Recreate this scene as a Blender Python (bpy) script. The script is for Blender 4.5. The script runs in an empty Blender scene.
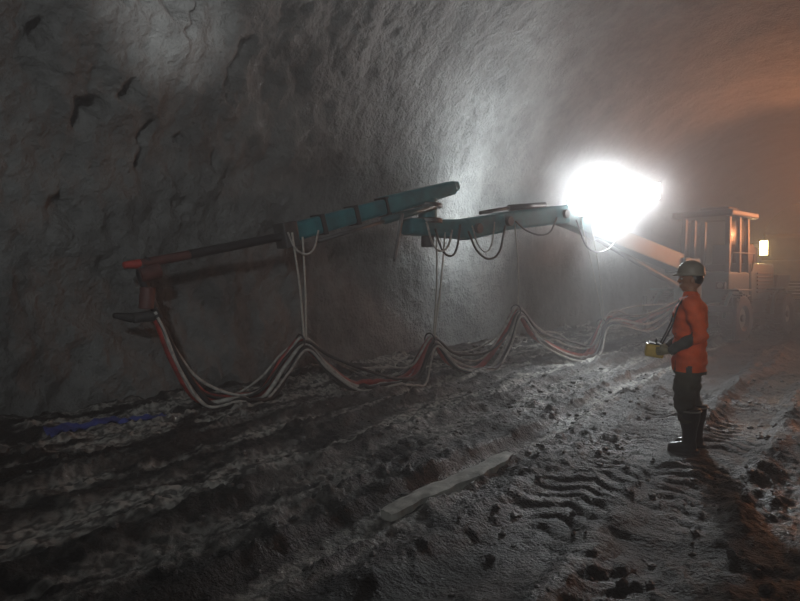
import bpy, bmesh, math, random
import numpy as np
from mathutils import Vector, Matrix
random.seed(7)
sc = bpy.context.scene
try:
    sc.view_settings.view_transform = 'Standard'
except Exception: pass

# ------------------------------------------------------------------ frames
D = (0.582, 0.813)      # tunnel axis (world xy)
N = (0.813, -0.582)     # across the tunnel, to the right
def TW(t, w, z=0.0): return Vector((t*D[0]+w*N[0], t*D[1]+w*N[1], z))
U = (0.756, 0.654); B0 = (-2.18, 8.20)   # line the spraying boom follows
def BP(s, z, o=0.0):
    return Vector((B0[0]+s*U[0]-o*U[1], B0[1]+s*U[1]+o*U[0], z))

# ------------------------------------------------------------------ noise
GR = {}
def perlin(x, y, seed=0):
    if seed not in GR: GR[seed] = np.random.RandomState(seed).rand(256, 256)*2*np.pi
    ang = GR[seed]
    xi = np.floor(x).astype(int); yi = np.floor(y).astype(int)
    xf = x-xi; yf = y-yi
    def g(ix, iy, dx, dy):
        a = ang[ix % 256, iy % 256]
        return np.cos(a)*dx+np.sin(a)*dy
    u = xf*xf*xf*(xf*(xf*6-15)+10); v = yf*yf*yf*(yf*(yf*6-15)+10)
    n00 = g(xi, yi, xf, yf); n10 = g(xi+1, yi, xf-1, yf)
    n01 = g(xi, yi+1, xf, yf-1); n11 = g(xi+1, yi+1, xf-1, yf-1)
    return ((n00*(1-u)+n10*u)*(1-v)+(n01*(1-u)+n11*u)*v)*1.5
def fbm(x, y, scale, octv, seed, gain=0.5):
    r = 0; a = 1; f = 1/scale
    for i in range(octv):
        r = r+a*perlin(x*f+13.7*i, y*f+7.1*i, seed+i); a *= gain; f *= 2.03
    return r
def sstep(a, b, x):
    k = np.clip((x-a)/(b-a), 0, 1); return k*k*(3-2*k)

# (centre w, half width, depth, tread amp, phase)
RUTS = [(-5.35,.20,.07,.0,.3),(-4.45,.26,.065,.025,1.2),(-3.55,.24,.06,.03,2.0),
        (-2.75,.18,.08,.0,.7),(-1.75,.34,.07,.045,.1),(-0.85,.30,.07,.045,2.6),(0.4,.32,.06,.04,4.0),(1.6,.3,.05,.03,1.0)]
def rutd(t, w, r):
    c, hw, dep, tr, ph = r
    cc = c+.12*np.sin(t*.33+ph)+.05*np.sin(t*1.1+ph*2)
    return cc, (w-cc)/hw
def gheight(t, w):
    t = np.asarray(t, float); w = np.asarray(w, float)
    h = .045*fbm(t, w, 2.2, 3, 11)
    rough = .6+.4*sstep(-.2,.4,fbm(t, w, 1.3, 2, 77))+.2*sstep(-2.2,-4.5,w)
    wj = w+.03*fbm(t, w, .45, 3, 15)
    for r in RUTS:
        c, hw, dep, tr, ph = r
        cc, d = rutd(t, wj, r)
        m = np.exp(-d**4)
        pres = np.clip(.9+.6*perlin(t*.45, w*0+ph*3, 19), .45, 1.15)
        h = h-dep*m*pres+.04*pres*np.exp(-((np.abs(d)-1.35)/.32)**2)*(1+.9*perlin(t*2.3,w*2+ph,5))
        rough = rough*(1-.45*m)
        if tr:
            q = (t+np.abs(wj-cc)*.8)/.21+.3*perlin(t*2.1,w*3,8)
            lug = sstep(.1,.45,np.abs((q % 1)-.5)*2)
            h = h+tr*m*(lug-.6)*np.clip(.5+1.2*perlin(t*.9,w*.9+ph,31),0,1.0)
    cl = fbm(t*.8, w*1.1, .24, 4, 41, .65)
    h = h+rough*(.030*cl+.025*np.maximum(cl-.2,0)+.022*np.abs(fbm(t,w,.13,2,61)))
    h = h+.12*sstep(-6.5,-7.6,w)*(1+.6*fbm(t,w,.8,3,91)) 
    # trampled spot under the worker
    wt = 2.75*D[0]+6.0*D[1]; ww = 2.75*N[0]+6.0*N[1]
    r = np.sqrt((t-wt)**2+(w-ww)**2)
    h = h*(1-.85*np.exp(-(r/.35)**2))
    return h
def gz(x, y):
    t = x*D[0]+y*D[1]; w = x*N[0]+y*N[1]
    return float(gheight(np.array([t]), np.array([w]))[0])
def pale_track_highlight(t, w):       # pale mud on some wheel tracks, with lamp highlights put into its colour
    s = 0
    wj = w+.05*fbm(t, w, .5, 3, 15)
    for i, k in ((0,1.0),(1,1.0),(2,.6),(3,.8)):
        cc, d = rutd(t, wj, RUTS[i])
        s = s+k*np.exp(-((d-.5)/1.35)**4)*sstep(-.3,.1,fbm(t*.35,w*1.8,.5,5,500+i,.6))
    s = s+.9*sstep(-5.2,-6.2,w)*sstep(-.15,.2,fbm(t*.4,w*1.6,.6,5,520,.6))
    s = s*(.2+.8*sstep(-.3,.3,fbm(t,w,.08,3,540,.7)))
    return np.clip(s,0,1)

# ------------------------------------------------------------------ materials
def nt(name):
    m = bpy.data.materials.new(name); m.use_nodes = True
    return m, m.node_tree.nodes, m.node_tree.links, m.node_tree.nodes['Principled BSDF']
def simple(name, col, rough=.5, metal=0., dirt=.25, scale=6., bump=.1):
    m, n, l, b = nt(name)
    tc = n.new('ShaderNodeTexCoord'); no = n.new('ShaderNodeTexNoise')
    no.inputs['Scale'].default_value = scale; no.inputs['Detail'].default_value = 5
    l.new(tc.outputs['Object'], no.inputs['Vector'])
    r = n.new('ShaderNodeValToRGB')
    r.color_ramp.elements[0].position = .35; r.color_ramp.elements[1].position = .65
    k = 1-dirt
    r.color_ramp.elements[0].color = (col[0]*k, col[1]*k, col[2]*k, 1)
    r.color_ramp.elements[1].color = (*col, 1)
    l.new(no.outputs['Fac'], r.inputs[0]); l.new(r.outputs[0], b.inputs['Base Color'])
    b.inputs['Roughness'].default_value = rough; b.inputs['Metallic'].default_value = metal
    if bump:
        bp = n.new('ShaderNodeBump'); bp.inputs['Strength'].default_value = bump; bp.inputs['Distance'].default_value = .02
        l.new(no.outputs['Fac'], bp.inputs['Height']); l.new(bp.outputs[0], b.inputs['Normal'])
    return m
def emis(name, col, st):
    m, n, l, b = nt(name)
    b.inputs['Base Color'].default_value = (*col, 1)
    b.inputs['Emission Color'].default_value = (*col, 1); b.inputs['Emission Strength'].default_value = st
    return m
def earth(name, c0, c1, r0, r1, scale, bstr, bdist, spec=.5, pale=None):
    m, n, l, b = nt(name)
    g = n.new('ShaderNodeNewGeometry')
    no = n.new('ShaderNodeTexNoise'); no.inputs['Scale'].default_value = scale; no.inputs['Detail'].default_value = 8
    no.inputs['Roughness'].default_value = .65
    l.new(g.outputs['Position'], no.inputs['Vector'])
    big = n.new('ShaderNodeTexNoise'); big.inputs['Scale'].default_value = .8; big.inputs['Detail'].default_value = 4
    l.new(g.outputs['Position'], big.inputs['Vector'])
    mx = n.new('ShaderNodeMath'); mx.operation = 'ADD'
    l.new(no.outputs['Fac'], mx.inputs[0]); l.new(big.outputs['Fac'], mx.inputs[1])
    mr = n.new('ShaderNodeMapRange'); mr.inputs['From Min'].default_value = .75; mr.inputs['From Max'].default_value = 1.25
    l.new(mx.outputs[0], mr.inputs['Value'])
    r = n.new('ShaderNodeValToRGB'); r.color_ramp.elements[0].color = (*c0, 1); r.color_ramp.elements[1].color = (*c1, 1)
    l.new(mr.outputs[0], r.inputs[0])
    colout = r.outputs[0]
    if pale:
        at = n.new('ShaderNodeAttribute'); at.attribute_name = 'pale_track_highlight'
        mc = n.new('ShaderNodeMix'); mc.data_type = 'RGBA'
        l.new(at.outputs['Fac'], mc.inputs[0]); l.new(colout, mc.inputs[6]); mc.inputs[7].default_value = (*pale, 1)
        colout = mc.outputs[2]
    l.new(colout, b.inputs['Base Color'])
    rr = n.new('ShaderNodeMapRange'); rr.inputs['From Min'].default_value=.3; rr.inputs['From Max'].default_value=.7; rr.inputs['To Min'].default_value = r0; rr.inputs['To Max'].default_value = r1
    l.new(big.outputs['Fac'], rr.inputs['Value']); l.new(rr.outputs[0], b.inputs['Roughness'])
    fine = n.new('ShaderNodeTexNoise'); fine.inputs['Scale'].default_value = scale*4; fine.inputs['Detail'].default_value = 6
    l.new(g.outputs['Position'], fine.inputs['Vector'])
    ad = n.new('ShaderNodeMath'); ad.operation = 'MULTIPLY_ADD'; ad.inputs[1].default_value = .4
    l.new(fine.outputs['Fac'], ad.inputs[0]); l.new(no.outputs['Fac'], ad.inputs[2])
    bp = n.new('ShaderNodeBump'); bp.inputs['Strength'].default_value = bstr; bp.inputs['Distance'].default_value = bdist
    l.new(ad.outputs[0], bp.inputs['Height']); l.new(bp.outputs[0], b.inputs['Normal'])
    b.inputs['Specular IOR Level'].default_value = spec
    return m
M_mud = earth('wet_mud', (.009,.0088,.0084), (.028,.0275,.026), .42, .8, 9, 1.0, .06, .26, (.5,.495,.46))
M_rock = earth('shotcrete_rock', (.08,.083,.082), (.18,.187,.183), .75, .95, 4, 1.0, .08, .2)
M_teal = simple('teal_paint', (.010,.20,.235), .5, .2, .45, 5)
M_teald = simple('dark_teal_paint', (.01,.075,.085), .5, .2, .4, 5)
M_steel = simple('grimy_steel', (.10,.10,.10), .5, .6, .4, 8)
M_dark = simple('dark_steel', (.03,.03,.032), .5, .5, .3, 8)
M_rub = simple('black_rubber', (.018,.018,.018), .6, 0, .3, 9)
M_red = simple('red_hose_rubber', (.34,.04,.03), .5, 0, .6, 9)
M_redd = simple('dark_red_paint', (.09,.03,.025), .6, 0, .5, 9)
M_white = simple('pale_hose_rubber', (.42,.41,.38), .6, 0, .5, 14)
M_chrome = simple('worn_chrome', (.5,.5,.5), .3, .9, .2, 9)
M_rope = simple('pale_rope', (.45,.44,.4), .8, 0, .3, 40)
M_cream = simple('cream_paint', (.22,.19,.13), .5, 0, .35, 4)
M_orange = simple('hi_vis_orange', (.95,.14,.03), .7, 0, .25, 7, .3)
M_olive = simple('olive_trousers', (.10,.095,.065), .9, 0, .35, 9, .4)
M_sleeve = simple('dark_sleeve', (.09,.09,.08), .85, 0, .3, 9, .3)
M_skin = simple('skin', (.35,.18,.11), .55, 0, .1, 9, .05)
M_boot = simple('rubber_boot', (.015,.015,.015), .35, 0, .3, 9)
M_glove = simple('work_glove', (.33,.30,.2), .8, 0, .3, 20)
M_refl = simple('reflective_tape', (.5,.5,.46), .4, .2, .1, 20, 0)
M_helm = simple('safety_helmet_shell', (.30,.27,.22), .45, 0, .15, 5, 0)
M_yel = simple('yellow_plastic', (.6,.42,.08), .5, 0, .25, 9, 0)
M_blue = simple('blue_plastic_film', (.06,.08,.30), .45, 0, .5, 12, .2)
M_plank = simple('muddy_plank_wood', (.55,.55,.50), .7, 0, .5, 8, .6)
M_eye = simple('eye', (.6,.6,.58), .2, 0, 0, 9, 0)
M_lamp = emis('floodlight_lens', (.95,.98,1), 60)
M_lampy = emis('warm_lamp_lens', (1,.72,.3), 25)
mg, n_, l_, b_ = nt('cab_glass'); b_.inputs['Base Color'].default_value=(.03,.04,.04,1); b_.inputs['Roughness'].default_value=.1; b_.inputs['Alpha'].default_value=.15
M_glass = mg

# ------------------------------------------------------------------ mesh helpers
def obj(name, verts, faces, mat, parent=None, smooth=False):
    me = bpy.data.meshes.new(name); me.from_pydata([tuple(v) for v in verts], [], faces); me.update()
    o = bpy.data.objects.new(name, me); sc.collection.objects.link(o)
    if mat: me.materials.append(mat)
    if smooth: me.polygons.foreach_set('use_smooth', [True]*len(me.polygons))
    if parent: o.parent = parent
    return o
def empty(name, loc=(0,0,0), rz=0):
    e = bpy.data.objects.new(name, None); e.empty_display_size = .2; e.location = loc; e.rotation_euler = (0,0,rz)
    sc.collection.objects.link(e); return e
def bev(o, w=.02, seg=2):
    m = o.modifiers.new('bevel', 'BEVEL'); m.width = w; m.segments = seg; m.limit_method = 'ANGLE'
    return o
def box(name, c, s, mat, parent=None, rot=(0,0,0), b=.02, top=None):
    """top=(sx,sy) scale of the top face for tapered bodies"""
    tx, ty = top or (1,1); x,y,z = s[0]/2, s[1]/2, s[2]/2
    v = [(-x,-y,-z),(x,-y,-z),(x,y,-z),(-x,y,-z),(-x*tx,-y*ty,z),(x*tx,-y*ty,z),(x*tx,y*ty,z),(-x*tx,y*ty,z)]
    f = [(0,3,2,1),(4,5,6,7),(0,1,5,4),(1,2,6,5),(2,3,7,6),(3,0,4,7)]
    o = obj(name, v, f, mat, parent); o.location = c; o.rotation_euler = rot
    if b: bev(o, b)
    return o
def ortho(d):
    d = d.normalized(); up = Vector((0,0,1))
    if abs(d.z) > .95: up = Vector((0,1,0))
    a = d.cross(up).normalized(); return a, a.cross(d).normalized()
def beam(name, p0, p1, w0, h0, w1, h1, mat, parent=None, b=.02):
    p0, p1 = Vector(p0), Vector(p1); a, c = ortho(p1-p0)
    v = []
    for p, w, h in ((p0,w0,h0),(p1,w1,h1)):
        for i,j in ((-1,-1),(1,-1),(1,1),(-1,1)): v.append(p+a*i*w/2+c*j*h/2)
    f = [(0,3,2,1),(4,5,6,7),(0,1,5,4),(1,2,6,5),(2,3,7,6),(3,0,4,7)]
    o = obj(name, v, f, mat, parent)
    bm = bmesh.new(); bm.from_mesh(o.data); bmesh.ops.recalc_face_normals(bm, faces=bm.faces); bm.to_mesh(o.data); bm.free()
    if b: bev(o, b)
    return o
def tubegeo(pts, rad, seg=10, off=0):
    pts = [Vector(p) for p in pts]; n = len(pts)
    if not hasattr(rad, '__len__'): rad = [rad]*n
    V, F = [], []; pa = None
    for i, p in enumerate(pts):
        d = (pts[min(i+1,n-1)]-pts[max(i-1,0)])
        if d.length < 1e-6: d = Vector((0,0,1))
        d.normalize()
        if pa is None: a, c = ortho(d)
        else:
            a = (pa-d*pa.dot(d)).normalized(); c = a.cross(d)
        pa = a
        for k in range(seg):
            th = 2*math.pi*k/seg; V.append(p+(a*math.cos(th)+c*math.sin(th))*rad[i])
    for i in range(n-1):
        for k in range(seg):
            k2 = (k+1) % seg
            F.append((off+i*seg+k, off+i*seg+k2, off+(i+1)*seg+k2, off+(i+1)*seg+k))
    F.append(tuple(off+k for k in reversed(range(seg)))); F.append(tuple(off+(n-1)*seg+k for k in range(seg)))
    return V, F
def fixn(o):
    bm = bmesh.new(); bm.from_mesh(o.data); bmesh.ops.recalc_face_normals(bm, faces=bm.faces); bm.to_mesh(o.data); bm.free()
def tube(name, pts, rad, mat, parent=None, seg=10):
    V, F = tubegeo(pts, rad, seg); o = obj(name, V, F, mat, parent, True); fixn(o); return o
def cyl(name, p0, p1, r, mat, parent=None, seg=24, r1=None):
    V, F = tubegeo([p0, p1], [r, r if r1 is None else r1], seg); o = obj(name, V, F, mat, parent); fixn(o); bev(o, .01, 1); return o
def catmull(P, n=10):
    P = [Vector(p) for p in P]; Q = [P[0]*2-P[1]]+P+[P[-1]*2-P[-2]]; out = []
    for i in range(1, len(Q)-2):
        for k in range(n):
            t = k/n; a,b,c,d = Q[i-1],Q[i],Q[i+1],Q[i+2]
            out.append(.5*((2*b)+(c-a)*t+(2*a-5*b+4*c-d)*t*t+(3*b-a-3*c+d)*t**3))
    out.append(P[-1]); return out

# ------------------------------------------------------------------ tunnel shell + floor
def gridmesh(name, X, Y, Z, mat, flip=False, attr=None):
    r, c = X.shape; co = np.stack([X, Y, Z], -1).reshape(-1, 3)
    idx = np.arange(r*c).reshape(r, c)
    q = np.stack([idx[:-1,:-1], idx[1:,:-1], idx[1:,1:], idx[:-1,1:]], -1).reshape(-1, 4)
    if flip: q = q[:, ::-1]
    me = bpy.data.meshes.new(name)
    me.vertices.add(len(co)); me.vertices.foreach_set('co', co.ravel())
    me.loops.add(q.size); me.loops.foreach_set('vertex_index', q.ravel())
    me.polygons.add(len(q)); me.polygons.foreach_set('loop_start', np.arange(0, q.size, 4)); me.polygons.foreach_set('loop_total', np.full(len(q), 4))
    me.polygons.foreach_set('use_smooth', np.ones(len(q), bool))
    me.update(calc_edges=True); me.validate()
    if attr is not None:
        a = me.attributes.new('pale_track_highlight', 'FLOAT', 'POINT'); a.data.foreach_set('value', attr.ravel().astype(np.float32))
    me.materials.append(mat)
    o = bpy.data.objects.new(name, me); sc.collection.objects.link(o); return o
ts = np.concatenate([np.arange(-7,0,.25), np.arange(0,13,.028), np.arange(13,22,.07), np.arange(22,70.1,.5)])
ws = np.concatenate([np.arange(-8.3,1.6,.028), np.arange(1.6,5.6,.15)])
T, W = np.meshgrid(ts, ws, indexing='ij')
H = gheight(T, W)
gridmesh('floor', T*D[0]+W*N[0], T*D[1]+W*N[1], H, M_mud, flip=True, attr=pale_track_highlight(T, W))

WC, R, VH = -1.40, 6.1, 1.6
def profile(a):   # a = arc length from left foot (z=-.3)
    a = np.asarray(a, float); L1 = VH+.3; L2 = math.pi*R
    th = np.clip((a-L1)/R, 0, math.pi)
    w = WC-R*np.cos(th); z = VH+R*np.sin(th)
    z = np.where(a < L1, a-.3, z); z = np.where(a > L1+L2, VH-(a-L1-L2), z)
    nw = np.cos(th); nz = -np.sin(th)
    return w, z, nw, nz
def shell_disp(t, a):
    lf = 1-sstep(6.0, 10.5, t)           # rough broken rock near, smooth sprayed lining further in
    big = .16*fbm(t, a, 2.6, 3, 201)
    f = fbm(t*1.0, a*.9, .9, 6, 230, .58)
    pit = sstep(.30,.8,fbm(t, a*.75, .55, 3, 300, .45))*sstep(2.2,3.8,a)*(1-sstep(4.5,6.5,t))
    return big*(.35+.65*lf)+lf*(.13*f-.42*pit)+(1-lf)*(.03*f+.015*fbm(t,a,.3,3,333))
def shell(name, arr, tt):
    T, A = np.meshgrid(tt, arr, indexing='ij')
    w, z, nw, nz = profile(A); d = shell_disp(T, A)
    w = w+nw*d; z = z+nz*d
    return gridmesh(name, T*D[0]+w*N[0], T*D[1]+w*N[1], z, M_rock, flip=False)
tt = np.concatenate([np.arange(-7,1,.25), np.arange(1,12,.035), np.arange(12,30,.12), np.arange(30,70.1,.6)])
Ltot = 2*(VH+.3)+math.pi*R
A1 = (VH+.3)+R*math.radians(52); A2 = (VH+.3)+R*math.radians(128)
shell('wall_left', np.linspace(0, A1, 200), tt)
shell('ceiling', np.linspace(A1, A2, 90), tt)
shell('wall_right', np.linspace(A2, Ltot, 50), tt)
for nm, tv in (('wall_far', 69.5), ('wall_back', -6.7)):
    ys = np.linspace(-8.6, 5.6, 60); zs = np.linspace(-.4, 8.4, 45)
    Yg, Zg = np.meshgrid(ys, zs, indexing='ij'); dd = .3*fbm(Yg, Zg, 1.5, 4, 400)
    gridmesh(nm, (tv+dd)*D[0]+Yg*N[0], (tv+dd)*D[1]+Yg*N[1], Zg, M_rock)

# loose stones: one object
V, F = [], []
rng = random.Random(3)
for i in range(1300):
    if i < 160: t = rng.uniform(2,20); w = -7.0+abs(rng.gauss(0,.35)); r = rng.uniform(.03,.10)
    else: t = rng.uniform(2,12); w = rng.uniform(-6.8,1.0); r = .010+.035*rng.random()**2
    p = TW(t, w); z = float(gheight(np.array([t]), np.array([w]))[0])
    rel = (p.x-B0[0])*(-U[1])+(p.y-B0[1])*U[0]
    if (Vector((p.x,p.y))-Vector((2.75,6))).length < .5 or abs(rel) < .4: continue
    bm = bmesh.new(); bmesh.ops.create_icosphere(bm, subdivisions=1, radius=1)
    sx, sy, sz = rng.uniform(.7,1.3), rng.uniform(.7,1.3), rng.uniform(.5,.9); o0 = len(V)
    for v in bm.verts:
        k = rng.uniform(.8,1.15)
        V.append((p.x+v.co.x*r*sx*k, p.y+v.co.y*r*sy*k, z+r*.15+v.co.z*r*sz*k))
    for f in bm.faces: F.append(tuple(o0+v.index for v in f.verts))
    bm.free()
obj('loose_rubble', V, F, earth('rubble_stone', (.03,.03,.029), (.12,.12,.115), .4, .8, 9, .8, .03))

# crumpled blue plastic sheet trodden into the mud at the foot of the wall
sa = np.linspace(0,1,50); sb = np.linspace(-1,1,14)
SA,SB = np.meshgrid(sa,sb,indexing='ij')
st = 3.1+1.35*SA; sw = -6.75-.08*np.sin(SA*5)+SB*(.05+.06*np.abs(np.sin(SA*6+1)))
sz = gheight(st,sw)+.012+.025*np.abs(fbm(st,sw,.12,3,700))
gridmesh('blue_plastic_sheet', st*D[0]+sw*N[0], st*D[1]+sw*N[1], sz, M_blue, flip=True)

# pale timber plank lying in the mud
pa_ = Vector((-.10,4.38,0)); pb_ = Vector((.98,5.50,0)); dl = (pb_-pa_); sd = Vector((-dl.y,dl.x,0)).normalized()
NP = 40; V=[];F=[]
za = max(gz(*(pa_.lerp(pb_,q)+sd*o).xy) for q in (0,.1,.2,.3) for o in (-.06,0,.06)); zb = max(gz(*(pa_.lerp(pb_,q)+sd*o).xy) for q in (.7,.8,.9,1) for o in (-.06,0,.06))
for i in range(NP+1):
    k=i/NP; c=pa_.lerp(pb_,k)+sd*(.02*math.sin(k*7)); hw=.08*(1-.35*abs(2*k-1)**4)*(1+.12*math.sin(k*23)+.08*math.sin(k*51))
    g=za*(1-k)+zb*k
    for (o_,z_) in ((-hw,-.05),(-hw,.018),(-hw*.5,.026+.004*math.sin(k*30)),(0,.025),(hw*.5,.030),(hw,.022),(hw,-.05)):
        p=c+sd*o_; V.append((p.x,p.y,g+z_))
for i in range(NP):
    for j in range(7):
        F.append((i*7+j,i*7+(j+1)%7,(i+1)*7+(j+1)%7,(i+1)*7+j))
F.append(tuple(range(6,-1,-1))); F.append(tuple(NP*7+j for j in range(7)))
pl=obj('timber_plank',V,F,M_plank); fixn(pl)

# ------------------------------------------------------------------ spraying boom
boom = empty('shotcrete_spraying_boom')
P = boom
cyl('lance_tube', BP(-1.2,1.84), BP(-.6,1.965), .058, M_redd, P)
cyl('lance_rod', BP(-.6,1.965), BP(.85,2.285), .060, M_dark, P)
beam('lance_clamp', BP(.68,2.255), BP(.9,2.30), .30, .36, .30, .36, M_steel, P)
beam('outer_boom', BP(.85,2.31), BP(4.05,3.24), .24, .26, .24, .22, M_teal, P, .05)
beam('outer_boom_sleeve', BP(2.5,2.80), BP(4.08,3.25), .29, .30, .28, .23, M_teal, P, .05)
beam('boom_end_cap', BP(4.05,3.25), BP(4.2,3.29), .2, .2, .16, .14, M_teal, P)
for i, s in enumerate((1.3,1.9,2.5)):
    z = 2.31+(s-.85)*.29
    beam('boom_band_%d'%i, BP(s,z), BP(s+.07,z+.02), .28, .30, .28, .30, M_dark, P, .005)
tube('outer_cylinder', [BP(1.2,2.20,-.17), BP(2.5,2.58,-.17)], .03, M_steel, P)
tube('outer_cylinder_barrel', [BP(2.4,2.56,-.17), BP(3.5,2.88,-.17)], .06, M_teald, P)
# rotary joint
cyl('joint_post', BP(3.5,2.40), BP(3.5,3.02), .16, M_teal, P)
cyl('joint_flange_top', BP(3.5,2.86), BP(3.5,2.93), .24, M_steel, P)
cyl('joint_flange_bottom', BP(3.5,2.60), BP(3.5,2.68), .25, M_steel, P)
cyl('joint_motor', BP(3.5,2.2), BP(3.5,2.42), .11, M_dark, P)
beam('joint_side_plate', BP(2.82,2.68,-.12), BP(2.66,1.95,-.12), .06, .34, .05, .18, M_steel, P)
beam('joint_knuckle', BP(3.0,2.52), BP(4.5,2.54), .30, .26, .34, .34, M_teal, P, .05)
beam('inner_boom_lower', BP(4.3,2.53), BP(5.35,2.72), .34, .38, .34, .36, M_teal, P, .05)
beam('inner_boom', BP(5.2,2.72), BP(7.4,3.02), .32, .34, .36, .38, M_teal, P, .05)
for i,(s,z) in enumerate(((4.55,2.56),(5.4,2.74),(7.2,3.0))):
    c = BP(s,z); a = BP(s,z,-.24); b2 = BP(s,z,.24)
    cyl('pivot_pin_%d'%i, a, b2, .09, M_steel, P)
tube('inner_cylinder', [BP(4.7,2.85,-.1), BP(5.6,3.02,-.1)], .035, M_steel, P)
tube('inner_cylinder_barrel', [BP(5.5,3.0,-.1), BP(6.6,3.14,-.1)], .06, M_dark, P)
beam('base_arm', BP(7.2,3.0), BP(12.5,2.1), .3, .36, .4, .46, M_teald, P, .03)
tube('lift_cylinder', [BP(8.6,2.55,-.05), BP(12.4,1.5,-.05)], [.05,.08], M_dark, P)
# flood light rack
beam('light_rack_bar', BP(7.9,3.12,-.05), BP(10.6,3.62,-.05), .07, .07, .07, .07, M_dark, P, .01)
for i, s in enumerate((8.3, 10.0)):
    beam('light_rack_post_%d'%i, BP(s,3.0-(s-7.4)*.17,0), BP(s,3.1+(s-7.9)*.185,0), .07,.07,.07,.07, M_dark, P, .01)
lampdir = Vector((-.42,-.9,-.12)).normalized()
for i, s in enumerate((7.8, 8.55, 9.3, 10.05, 10.8)):
    c = BP(s, 3.26+(s-8.15)*.2, -.12); q = lampdir.to_track_quat('Y','Z').to_euler()
    box('floodlight_housing_%d'%i, c, (.50,.16,.42), M_dark, P, q, .02)
    box('floodlight_lens_%d'%i, c+lampdir*.085, (.44,.02,.36), M_lamp, P, q, .005)
# nozzle head
tube('nozzle_yoke', catmull([BP(-1.1,1.9), BP(-1.2,1.75), BP(-1.12,1.5), BP(-1.0,1.2)]), .055, M_dark, P)
cyl('nozzle_motor', BP(-1.22,1.70), BP(-.98,1.77), .10, M_redd, P)
cyl('nozzle_swivel', BP(-1.14,1.30), BP(-1.12,1.56), .09, M_redd, P)
cyl('nozzle_body', BP(-.98,1.22), BP(-1.3,1.2), .065, M_steel, P)
cyl('nozzle_tip', BP(-1.3,1.2), BP(-1.52,1.24), .06, M_rub, P, 20, .03)
cyl('nozzle_rear_guard', BP(-1.4,1.82), BP(-1.2,1.84), .04, M_red, P, 16, .06)
# short loose hydraulic loops on the boom
def loop(nm, a, b, drop, r, mat, o=-.18):
    (s0,z0),(s1,z1) = a,b; sm=(s0+s1)/2
    tube(nm, catmull([BP(s0,z0,o),BP(s0*.8+s1*.2,(z0+z1)/2-drop*.75,o-.03),BP(sm,(z0+z1)/2-drop,o-.05),BP(s0*.2+s1*.8,(z0+z1)/2-drop*.75,o-.03),BP(s1,z1,o)],8), r, mat, P, 8)
loop('hydraulic_loop_1',(3.3,2.6),(3.9,2.5),.42,.018,M_white)
loop('hydraulic_loop_2',(3.5,2.5),(4.1,2.6),.5,.02,M_rub)
loop('hydraulic_loop_3',(4.3,2.5),(5.3,2.65),.55,.02,M_rub)
loop('hydraulic_loop_4',(4.4,2.6),(5.0,2.7),.5,.014,M_white)
loop('hydraulic_loop_5',(5.6,2.75),(6.9,2.9),.3,.018,M_rub)
loop('hydraulic_loop_6',(.7,2.3),(1.2,2.35),.32,.014,M_white)
loop('hydraulic_loop_7',(7.6,2.9),(9.2,2.6),.5,.02,M_rub)

# ------------------------------------------------------------------ suspended hose bundle
hb = empty('hose_bundle')
KEY = [(-1.05,1.25),(-.98,1.1),(-.80,.64),(-.48,.14),(0,-.12),(.39,.04),(.75,.47),(1.05,.71),(1.42,.38),(1.88,.05),(2.57,-.08),(3.14,.04),(3.6,.58),
       (4.03,.22),(4.81,.0),(5.45,.48),(5.9,1.0),(6.45,.52),(7.47,.10),(8.35,-.02),(8.95,.6),(9.4,.72),(10.6,.6),(12.6,1.0)]
hooks = [-1.05,1.05,3.6,5.9,8.95,12.6]
specs = [(.052,M_red,0,0,0),(.044,M_dark,.09,.04,.1),(.030,M_white,-.10,.02,-.12),(.020,M_white,-.03,.12,.6),(.032,M_red,.05,.09,-.2),(.022,M_rub,-.13,.06,.8),(.016,M_white,.14,.03,1.1),(.034,M_dark,-.16,-.02,-.4),(.018,M_white,-.24,-.05,-.5)]
for i,(r,mat,o,dz,var) in enumerate(specs):
    pts = []
    for (s,z) in KEY:
        near = min(abs(s-h) for h in hooks); k = min(1, near/.9)
        zz = z+dz+k*var*.35*(.6+.4*math.sin(s*1.9+i))
        ss = s+.11*math.sin(i*2.1+s)*k
        oo = o*(.5+k)+.07*math.sin(s*1.3+i*1.7)*k
        p = BP(ss,zz,oo); g = gz(p.x,p.y); p.z = max(p.z, g+r+.005); pts.append(p)
    q = catmull(pts, 9)
    for p in q:
        g = gz(p.x,p.y); p.z = max(p.z, g+r*.8)
    tube('hose_%d'%i, q, r, mat, hb, 10)
for i,(s0,z0,s1,z1) in enumerate(((.78,2.3,1.05,.75),(.95,2.25,1.08,.78),(3.55,2.4,3.6,.62),(3.75,2.45,3.62,.62),(5.6,2.7,5.88,1.05),(7.8,2.9,8.93,.66),(8.2,2.8,8.97,.66))):
    tube('sling_rope_%d'%i, catmull([BP(s0,z0,-.16),BP((s0+s1)/2,(z0+z1)/2,-.14+.02*(i%2)),BP(s1,z1,-.03)],6), .015, M_rope, hb, 6)
for i,(s,z) in enumerate(((1.05,.76),(3.6,.64),(5.9,1.06),(8.95,.66))):
    tube('hose_saddle_%d'%i, [BP(s-.05+.0,z-.0,.0)+Vector((math.cos(a)*.12*U[1],-math.cos(a)*.12*U[0],math.sin(a)*.11)) for a in [k*math.pi/6 for k in range(13)]], .014, M_steel, hb, 6)

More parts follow.
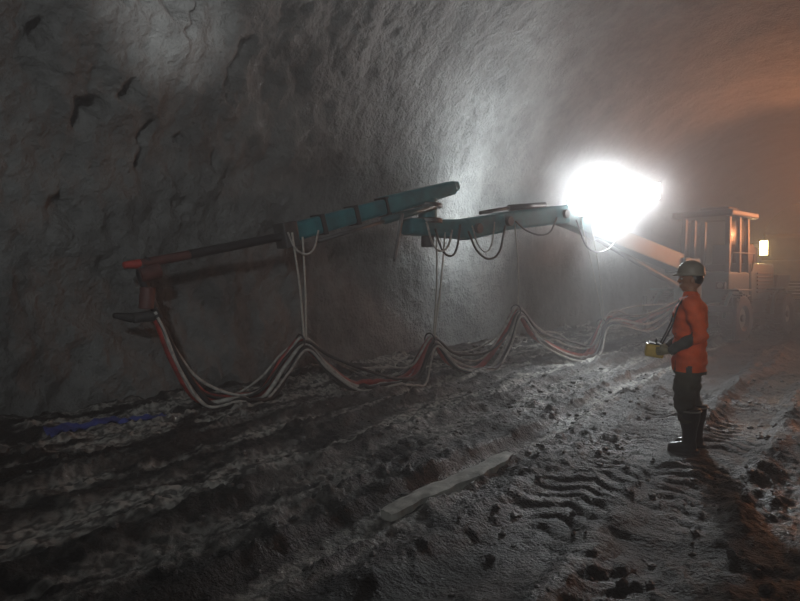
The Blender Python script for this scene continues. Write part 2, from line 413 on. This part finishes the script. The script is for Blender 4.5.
# ------------------------------------------------------------------ wheel
def wheel(nm, c, r, w, parent, mat_r=M_cream):
    prof = [(.42*r,-.35*w),(.55*r,-.5*w),(.9*r,-.5*w),(r,-.38*w),(r,.38*w),(.9*r,.5*w),(.55*r,.5*w),(.42*r,.35*w)]
    V,F=[],[]; S=36; m=len(prof)
    for k in range(S):
        a=2*math.pi*k/S
        for (rr,y) in prof: V.append((c[0]+rr*math.cos(a), c[1]+y, c[2]+rr*math.sin(a)))
    for k in range(S):
        for j in range(m):
            F.append((k*m+j, k*m+(j+1)%m, ((k+1)%S)*m+(j+1)%m, ((k+1)%S)*m+j))
    for k in range(24):     # lugs
        a=2*math.pi*k/24
        for sgn in ((-1,1)):
            o0=len(V)
            for rr in (r*.96, r*1.045):
                for da,yy in ((-.05,.02),(.05,.02),(.12,.48),(.02,.48)):
                    aa=a+da+(0 if sgn>0 else .13); V.append((c[0]+rr*math.cos(aa), c[1]+sgn*yy*w, c[2]+rr*math.sin(aa)))
            F += [(o0+0,o0+1,o0+2,o0+3),(o0+4,o0+5,o0+6,o0+7)]+[(o0+i,o0+(i+1)%4,o0+4+(i+1)%4,o0+4+i) for i in range(4)]
    o=obj(nm+'_tyre',V,F,M_rub,parent); fixn(o)
    cyl(nm+'_rim',(c[0],c[1]-.34*w,c[2]),(c[0],c[1]+.34*w,c[2]),.45*r,mat_r,parent,24)
    cyl(nm+'_hub',(c[0],c[1]-.46*w,c[2]),(c[0],c[1]+.46*w,c[2]),.16*r,M_steel,parent,12)

# ------------------------------------------------------------------ sprayer carrier
SC = 15.6
cc = BP(SC,0); zc = max(gz(*BP(s,0,o).xy) for s in (SC-1.7,SC+1.7) for o in (-.9,.9))-.02
sp = empty('shotcrete_spraying_machine', (cc.x,cc.y,zc), math.atan2(-U[1],-U[0]))
for i,(x,y) in enumerate(((1.7,.95),(1.7,-.95),(-1.7,.95),(-1.7,-.95))): wheel('wheel_%d'%i,(x,y,.64),.62,.45,sp)
box('chassis',(0,0,.85),(5.4,.95,.34),M_dark,sp)
box('front_axle',(1.7,0,.58),(.25,1.6,.22),M_dark,sp); box('rear_axle',(-1.7,0,.58),(.25,1.6,.22),M_dark,sp)
for i,(x,y) in enumerate(((1.7,.95),(1.7,-.95),(-1.7,.95),(-1.7,-.95))):
    tube('fender_%d'%i,[(x+.74*math.cos(a),y,.66+.74*math.sin(a)) for a in [math.pi*k/8 for k in range(9)]],.05,M_teald,sp,6)
    box('fender_plate_%d'%i,(x,y,1.38),(.95,.5,.05),M_teald,sp,(0,0,0),.01)
cyl('boom_turret_base',(2.45,0,.95),(2.45,0,1.5),.34,M_teald,sp); cyl('boom_turret',(2.45,0,1.5),(2.45,0,2.1),.24,M_dark,sp)
box('turret_fork',(2.75,0,2.03),(.9,.55,.42),M_teald,sp,(0,0,0),.04)
for i,y in enumerate((1.1,-1.1)):
    beam('outrigger_arm_%d'%i,(2.45,y*.4,.9),(2.45,y*1.1,.9),.16,.16,.16,.16,M_dark,sp)
    cyl('outrigger_leg_%d'%i,(2.45,y*1.1,1.2),(2.45,y*1.1,.12),.06,M_dark,sp); cyl('outrigger_foot_%d'%i,(2.45,y*1.1,.03),(2.45,y*1.1,.12),.17,M_dark,sp)
# cab
box('cab_lower',(.75,.0,1.45),(1.5,1.35,.85),M_teald,sp,(0,0,0),.05)
for i,(x,y) in enumerate(((1.42,.62),(1.42,-.62),(.08,.62),(.08,-.62),(.75,.64),(.75,-.64))):
    beam('cab_pillar_%d'%i,(x,y,1.85),(x*.94+.02,y*.96,3.42),.12,.12,.12,.12,M_dark,sp,.01)
box('cab_roof',(.75,0,3.48),(1.9,1.65,.18),M_dark,sp,(0,0,0),.05); box('roof_unit',(.5,0,3.64),(.7,.8,.18),M_dark,sp,(0,0,0),.04)
box('windscreen',(1.41,0,2.6),(.02,1.18,1.4),M_glass,sp,(0,0,0),0); box('side_glass_1',(.75,.63,2.6),(1.25,.02,1.4),M_glass,sp,(0,0,0),0); box('side_glass_2',(.75,-.63,2.6),(1.25,.02,1.4),M_glass,sp,(0,0,0),0)
box('seat_base',(.5,0,2.0),(.5,.5,.2),M_rub,sp); box('seat_back',(.27,0,2.35),(.14,.5,.65),M_rub,sp)
cyl('exhaust',(-.25,.5,1.9),(-.25,.5,3.1),.05,M_steel,sp)
box('engine_hood',(-1.2,0,1.6),(2.0,1.3,1.1),M_teald,sp,(0,0,0),.06,(.95,.9))
for i in range(6): box('hood_louvre_%d'%i,(-1.2,.66,1.3+i*.11),(1.2,.03,.04),M_dark,sp,(.15,0,0),.005)
box('concrete_hopper',(-2.7,0,1.45),(1.0,1.2,.75),M_steel,sp,(0,0,0),.03,(1.25,1.2))
box('dosing_tank',(-1.9,-.3,2.4),(.9,.7,.6),M_teald,sp,(0,0,0),.06)
cyl('hose_reel',(-1.0,.35,2.4),(-1.0,-.3,2.4),.34,M_redd,sp)
for i,y in enumerate((.5,-.5)):
    box('headlamp_housing_%d'%i,(1.55,y,1.5),(.12,.26,.2),M_dark,sp)
    cyl('headlamp_lens_%d'%i,(1.6,y,1.5),(1.63,y,1.5),.075,M_chrome,sp,16)
tube('handrail',[(1.5,.72,1.9),(1.5,.78,2.4),(.0,.78,2.4),(0,.72,1.9)],.018,M_cream,sp,8)
for i in range(3): box('step_%d'%i,(.75,.78,.55+i*.33),(.45,.22,.04),M_steel,sp,(0,0,0),.005)

# ------------------------------------------------------------------ mixer truck
tc_ = TW(28.3,-1.3)
tr = empty('concrete_mixer_truck',(tc_.x,tc_.y,0.02), math.atan2(-D[1],-D[0]))
for i,(x,y) in enumerate(((2.6,1.0),(2.6,-1.0),(-1.3,1.0),(-1.3,-1.0),(-2.6,1.0),(-2.6,-1.0))): wheel('wheel_%d'%i,(x,y,.54),.52,.34,tr)
box('frame',(-.2,0,.95),(7.4,.85,.28),M_dark,tr)
box('cab_body',(2.9,0,1.65),(1.7,2.3,1.3),M_cream,tr,(0,0,0),.08)
box('cab_upper',(2.8,0,2.72),(1.5,2.2,.95),M_cream,tr,(0,0,0),.1,(.88,.92))
box('windscreen',(3.56,0,2.68),(.03,1.9,.72),M_glass,tr,(0,-.1,0),0)
box('bumper',(3.85,0,.75),(.25,2.35,.4),M_dark,tr,(0,0,0),.04); box('grille',(3.77,0,1.35),(.04,1.3,.5),M_dark,tr,(0,0,0),.01)
for i in range(4): box('grille_bar_%d'%i,(3.8,0,1.18+i*.11),(.03,1.28,.03),M_chrome,tr,(0,0,0),0)
for i,y in enumerate((.92,-.92)):
    cyl('headlamp_%d'%i,(3.74,y,1.25),(3.8,y,1.25),.13,M_chrome,tr,20)
    tube('mirror_arm_%d'%i,[(3.5,y*1.22,2.9),(3.7,y*1.45,2.9),(3.7,y*1.45,2.4)],.02,M_dark,tr,6)
    box('mirror_%d'%i,(3.7,y*1.45,2.55),(.07,.2,.42),M_dark,tr)
ax0=Vector((1.6,0,2.7)); ax1=Vector((-3.6,0,4.0))
prof=[.25,.85,1.2,1.4,1.35,1.15,.8,.5,.4]
tube('drum',[ax0.lerp(ax1,i/8) for i in range(9)],prof,M_steel,tr,32)
beam('drum_stand',(-3.0,0,1.05),(-3.2,0,3.1),.9,.2,.7,.2,M_dark,tr)
beam('loading_hopper',(-3.9,0,4.0),(-3.7,0,4.7),.5,.5,.9,.9,M_dark,tr)
tube('lamp_mast',[(3.3,-1.0,3.1),(3.55,-1.0,3.2),(3.6,-1.0,3.0)],.035,M_dark,tr,8)
box('work_lamp_housing',(3.62,-1.0,2.72),(.16,.36,.60),M_dark,tr); box('work_lamp_lens',(3.715,-1.0,2.72),(.02,.24,.48),M_lampy,tr,(0,0,0),0)
trM = Matrix.Translation(Vector((tc_.x,tc_.y,.02))) @ Matrix.Rotation(math.atan2(-D[1],-D[0]),4,'Z')

# ------------------------------------------------------------------ worker
WX, WY = 2.80, 6.0
wz = gz(WX,WY)
worker = empty('construction_worker',(WX,WY,wz), math.radians(160))
def remesh(name, parts, vox, mat, parent, smooth=4):
    V,F=[],[]
    for (v,f) in parts:
        o=len(V); V+=[Vector(p) for p in v]; F+=[tuple(o+i for i in q) for q in f]
    ob=obj(name,V,F,None); fixn(ob)
    m=ob.modifiers.new('r','REMESH'); m.mode='VOXEL'; m.voxel_size=vox
    if smooth:
        s=ob.modifiers.new('s','SMOOTH'); s.factor=.5; s.iterations=smooth
    dg=bpy.context.evaluated_depsgraph_get(); me=bpy.data.meshes.new_from_object(ob.evaluated_get(dg))
    bpy.data.objects.remove(ob)
    ob=bpy.data.objects.new(name,me); sc.collection.objects.link(ob); ob.parent=parent
    me.materials.clear(); me.materials.append(mat)
    me.polygons.foreach_set('use_smooth',[True]*len(me.polygons)); return ob
def loft(rings, seg=20):   # rings: (centre, rx, ry)
    V,F=[],[]
    for (c,rx,ry) in rings:
        for k in range(seg):
            a=2*math.pi*k/seg; V.append(Vector((c[0]+rx*math.cos(a),c[1]+ry*math.sin(a),c[2])))
    n=len(rings)
    for i in range(n-1):
        for k in range(seg):
            k2=(k+1)%seg; F.append((i*seg+k,i*seg+k2,(i+1)*seg+k2,(i+1)*seg+k))
    F.append(tuple(reversed(range(seg)))); F.append(tuple((n-1)*seg+k for k in range(seg)))
    return V,F
def ell(c, r, s=3):
    bm=bmesh.new(); bmesh.ops.create_icosphere(bm,subdivisions=s,radius=1)
    V=[Vector((c[0]+v.co.x*r[0],c[1]+v.co.y*r[1],c[2]+v.co.z*r[2])) for v in bm.verts]
    F=[tuple(v.index for v in f.verts) for f in bm.faces]; bm.free(); return V,F
def limb(pts, rad):
    q=catmull(pts,5); n=len(q); m=len(rad)-1
    rr=[]
    for i in range(n):
        x=i/(n-1)*m; j=min(int(x),m-1); rr.append(rad[j]*(1-(x-j))+rad[j+1]*(x-j))
    return tubegeo(q,rr,14)
LS,LE,LWr=(.0,.20,1.42),(-.07,.275,1.13),(.19,.17,.97)
RS,RE,RWr=(.0,-.20,1.42),(-.05,-.27,1.13),(.19,-.15,.97)
parts=[loft([((0,0,.74),.150,.19),((0,0,.85),.158,.195),((0,0,.97),.152,.185),((.0,0,1.08),.147,.18),((.0,0,1.22),.155,.195),((-.005,0,1.34),.155,.21),((-.01,0,1.43),.118,.19),((-.01,0,1.48),.08,.12),((0,0,1.53),.06,.065)]),
  limb([LS,LE],[.084,.072,.062]), limb([RS,RE],[.084,.072,.062]), limb([LE,LWr],[.062,.054,.044]), limb([RE,RWr],[.062,.054,.044]),
  ell(LS,(.088,.082,.085)),ell(RS,(.088,.082,.085)),ell(LE,(.062,.062,.062)),ell(RE,(.062,.062,.062)),
  limb([(.0,.095,.86),(.05,.11,.50),(.0,.115,.30)],[.125,.115,.094,.087,.084]),
  limb([(.0,-.095,.86),(-.02,-.11,.50),(-.08,-.115,.30)],[.125,.115,.094,.087,.084]),
  ell((0,.03,.82),(.13,.15,.12))]
body=remesh('body',parts,.013,M_orange,worker,3)
for m in (M_olive,M_sleeve,M_refl): body.data.materials.append(m)
# cloth folds
for v in body.data.vertices:
    c=v.co; k=.006*math.sin(c.z*38+c.y*14+c.x*9)+.004*math.sin(c.z*71-c.x*25)
    nrm=v.normal; v.co=c+nrm*k
for p in body.data.polygons:
    c=p.center
    if c.z<.775: mi=1
    else:
        mi=0
        arm = abs(c.y)>.10 and c.x>.0 and c.z<1.16 and ((c.x>.13) or abs(c.y)>.215)
        if arm: mi=2
    p.material_index=mi
def boot(nm,x,y):
    pr=[loft([((x+.0,y,.10),.06,.05),((x,y,.2),.066,.060),((x+.0,y,.32),.092,.086),((x+.0,y,.43),.100,.094)]),
        ell((x+.0,y,.07),(.07,.05,.065)),ell((x+.07,y,.055),(.10,.048,.045)),ell((x+.12,y,.05),(.07,.05,.04)),
        loft([((x+.05,y,.0),.145,.052),((x+.05,y,.03),.145,.052)])]
    remesh(nm,pr,.009,M_boot,worker,2)
    tube(nm+'_band',[(x+.100*math.cos(a),y+.094*math.sin(a),.40) for a in [k*math.pi/8 for k in range(17)]],.009,M_refl,worker,6)
boot('boot_left',.0,.115); boot('boot_right',-.08,-.115)
# head
hz=1.655
hp=[ell((-.01,0,hz),(.098,.076,.105)),ell((.02,0,hz-.055),(.07,.058,.06)),ell((.05,0,hz-.09),(.035,.035,.028)),limb([(-.015,0,1.45),(.0,0,1.60)],[.062,.056]),
    limb([(.085,0,hz+.01),(.112,0,hz-.03)],[.012,.017]),ell((.088,0,hz-.062),(.014,.024,.007)),ell((.085,0,hz-.076),(.014,.022,.008)),ell((.075,0,hz+.02),(.018,.055,.01)),
    ell((-.01,.078,hz-.015),(.018,.010,.032)),ell((-.01,-.078,hz-.015),(.018,.010,.032))]
remesh('head',hp,.0055,M_skin,worker,2)
for i,y in enumerate((.03,-.03)):
    v,f=ell((.080,y,hz+.002),(.012,.013,.009),2); obj('eye_%d'%i,v,f,M_eye,worker,True)
    v,f=ell((.091,y,hz+.002),(.004,.005,.005),2); obj('pupil_%d'%i,v,f,M_boot,worker,True)
v,f=ell((-.03,0,hz+.005),(.085,.079,.085)); obj('hair',v,f,M_boot,worker,True)
# helmet
V,F=[],[]; S=32
rings=[(1.25,-.004),(1.22,.006),(1.02,.012),(1.0,.03),(.97,.06),(.88,.09),(.7,.115),(.42,.130),(.12,.136)]
for (k,z) in rings:
    for i in range(S):
        a=2*math.pi*i/S; ext=1
        if k>1.1: ext=.86+.2*max(0,math.cos(a))**2
        V.append((-.005+.122*k*ext*math.cos(a),.098*k*(ext if k>1.1 else 1)*math.sin(a),hz+.035+z))
for j in range(len(rings)-1):
    for i in range(S): F.append((j*S+i,j*S+(i+1)%S,(j+1)*S+(i+1)%S,(j+1)*S+i))
F.append(tuple((len(rings)-1)*S+i for i in range(S)))
h=obj('safety_helmet',V,F,M_helm,worker,True); so=h.modifiers.new('s','SOLIDIFY'); so.thickness=.004
tube('helmet_ridge',[(-.005+.118*math.cos(a),0,hz+.045+.128*math.sin(a)) for a in [math.pi*(.12+.76*k/10) for k in range(11)]],.008,M_helm,worker,8)
# hands with five fingers around the control box
def hand(nm,wr,sy):
    w=Vector(wr); f=Vector((.92,-.32*sy,-.1)).normalized(); inw=Vector((.25,-sy,0)).normalized()
    pr=[tubegeo([w-f*.02,w+f*.015,w+f*.05,w+f*.085],[.034,.032,.036,.030],12)]
    L=[.062,.072,.068,.052]
    for i in range(4):
        b=w+f*.075+Vector((0,0,.033-i*.021)); 
        k1=b+(f*.9+inw*.25).normalized()*L[i]*.5; k2=k1+(f*.45+inw*.9).normalized()*L[i]*.38; k3=k2+(inw-f*.25).normalized()*L[i]*.3
        pr.append(tubegeo([b-f*.02,b,k1,k2,k3],[.010,.0115,.0105,.0095,.008],10)); pr.append(ell(k3,(.008,.008,.008),2))
    b=w+f*.03+Vector((0,0,.03)); k1=b+(f*.6+inw*.3+Vector((0,0,.6))).normalized()*.04; k2=k1+(f*.6+inw*.8).normalized()*.035
    pr.append(tubegeo([b,k1,k2],[.016,.012,.0095],10)); pr.append(ell(k2,(.0095,)*3,2))
    remesh(nm,pr,.0045,M_glove,worker,1)
hand('hand_left',LWr,1); hand('hand_right',RWr,-1)
box('remote_control_body',(.315,.01,.955),(.17,.21,.12),M_yel,worker,(0,-.15,0),.015)
box('remote_control_panel',(.30,.01,1.022),(.14,.18,.012),M_dark,worker,(0,-.15,0),.003)
for i,y in enumerate((-.05,.01,.07)): cyl('joystick_%d'%i,(.30,y,1.02),(.295,y,1.065),.008,M_rub,worker,8)
tube('remote_strap',catmull([(.27,.11,.99),(.17,.13,1.2),(.10,.10,1.42),(-.02,.07,1.52),(-.08,0,1.50),(-.02,-.07,1.52),(.10,-.10,1.42),(.17,-.13,1.2),(.27,-.09,.99)],6),.008,M_dark,worker,6)

# ------------------------------------------------------------------ lights
def spot(nm, loc, tgt, e, ang, col=(1,1,1), blend=.6, r=.15):
    l=bpy.data.lights.new(nm,'SPOT'); l.energy=e; l.color=col; l.spot_size=math.radians(ang); l.spot_blend=blend; l.shadow_soft_size=r
    o=bpy.data.objects.new(nm,l); o.location=loc; o.rotation_euler=(Vector(tgt)-Vector(loc)).to_track_quat('-Z','Y').to_euler(); sc.collection.objects.link(o); return o
for i,s in enumerate((8.2,9.3,10.4)):
    c=BP(s,3.26+(s-8.15)*.2,-.12)+lampdir*.2
    spot('floodlight_beam_%d'%i, c, c+Vector((-.86,-.5,-.24)), 2300, 172, (.90,.97,1), 1, .1)
spot('work_light_behind', TW(-3,1.5,4.2), TW(6.2,-7.5,4.9), 1300, 78, (.95,.99,1), .9, .2)
spot('wall_patch_spot', TW(-1,1.0,2.0), TW(5.3,-7.6,5.1), 3200, 11, (1,1,1), 1, .1)  # unseen spot added to brighten a patch high on the left wall
spot('worker_fill_spot', (1.2,-1.0,2.2), (2.8,6.0,1.25), 240, 13, (1,.95,.88), .8, .1)  # unseen fill added from the camera side to brighten the worker's vest
spot('sodium_lamp', TW(25.5,2.3,3.4), TW(20,-0.6,7.4), 4200, 125, (1,.36,.15), 1, .25)
spot('truck_work_lamp', trM@Vector((3.8,-1.0,2.72)), trM@Vector((8,-1.0,2.0)), 200, 150, (1,.66,.28), .8, .08)

# ------------------------------------------------------------------ haze in the air, and an added scatter volume imitating bloom round the floodlights
w=bpy.data.worlds.new('tunnel_air'); sc.world=w; w.use_nodes=True
n=w.node_tree.nodes; l=w.node_tree.links
n['Background'].inputs[0].default_value=(0,0,0,1); n['Background'].inputs[1].default_value=0
vs=n.new('ShaderNodeVolumeScatter'); vs.inputs['Density'].default_value=.019; vs.inputs['Anisotropy'].default_value=.3; vs.inputs['Color'].default_value=(.95,.98,1,1)
l.new(vs.outputs[0], n['World Output'].inputs['Volume'])
v,f=ell((0,0,0),(1,1,1),3)
bloom_vol=obj('lamp_bloom_volume',v,f,None)
mc_=BP(9.3,3.46,-.3); bloom_vol.location=mc_; bloom_vol.scale=(5.2,2.4,2.3); bloom_vol.rotation_euler=(0,-.2,math.atan2(U[1],U[0]))
mm=bpy.data.materials.new('lamp_bloom'); mm.use_nodes=True; n=mm.node_tree.nodes; l=mm.node_tree.links
n.remove(n['Principled BSDF'])
vs=n.new('ShaderNodeVolumeScatter'); vs.inputs['Anisotropy'].default_value=.3
tc=n.new('ShaderNodeTexCoord'); ln=n.new('ShaderNodeVectorMath'); ln.operation='LENGTH'; l.new(tc.outputs['Object'],ln.inputs[0])
mr=n.new('ShaderNodeMapRange'); mr.inputs['From Min'].default_value=0; mr.inputs['From Max'].default_value=1; mr.inputs['To Min'].default_value=1; mr.inputs['To Max'].default_value=0
pw=n.new('ShaderNodeMath'); pw.operation='POWER'; pw.inputs[1].default_value=3.5
ml=n.new('ShaderNodeMath'); ml.operation='MULTIPLY'; ml.inputs[1].default_value=.85
l.new(ln.outputs['Value'],mr.inputs['Value']); l.new(mr.outputs[0],pw.inputs[0]); l.new(pw.outputs[0],ml.inputs[0]); l.new(ml.outputs[0],vs.inputs['Density']); l.new(vs.outputs[0],n['Material Output'].inputs['Volume'])
bloom_vol.data.materials.append(mm)

# ------------------------------------------------------------------ camera
cd=bpy.data.cameras.new('camera'); cam=bpy.data.objects.new('camera',cd); sc.collection.objects.link(cam)
cd.lens=28; cd.sensor_width=36; cd.clip_end=300
cam.location=(0,0,1.65); cam.rotation_euler=(math.radians(90-1.9),0,0)
sc.camera=cam
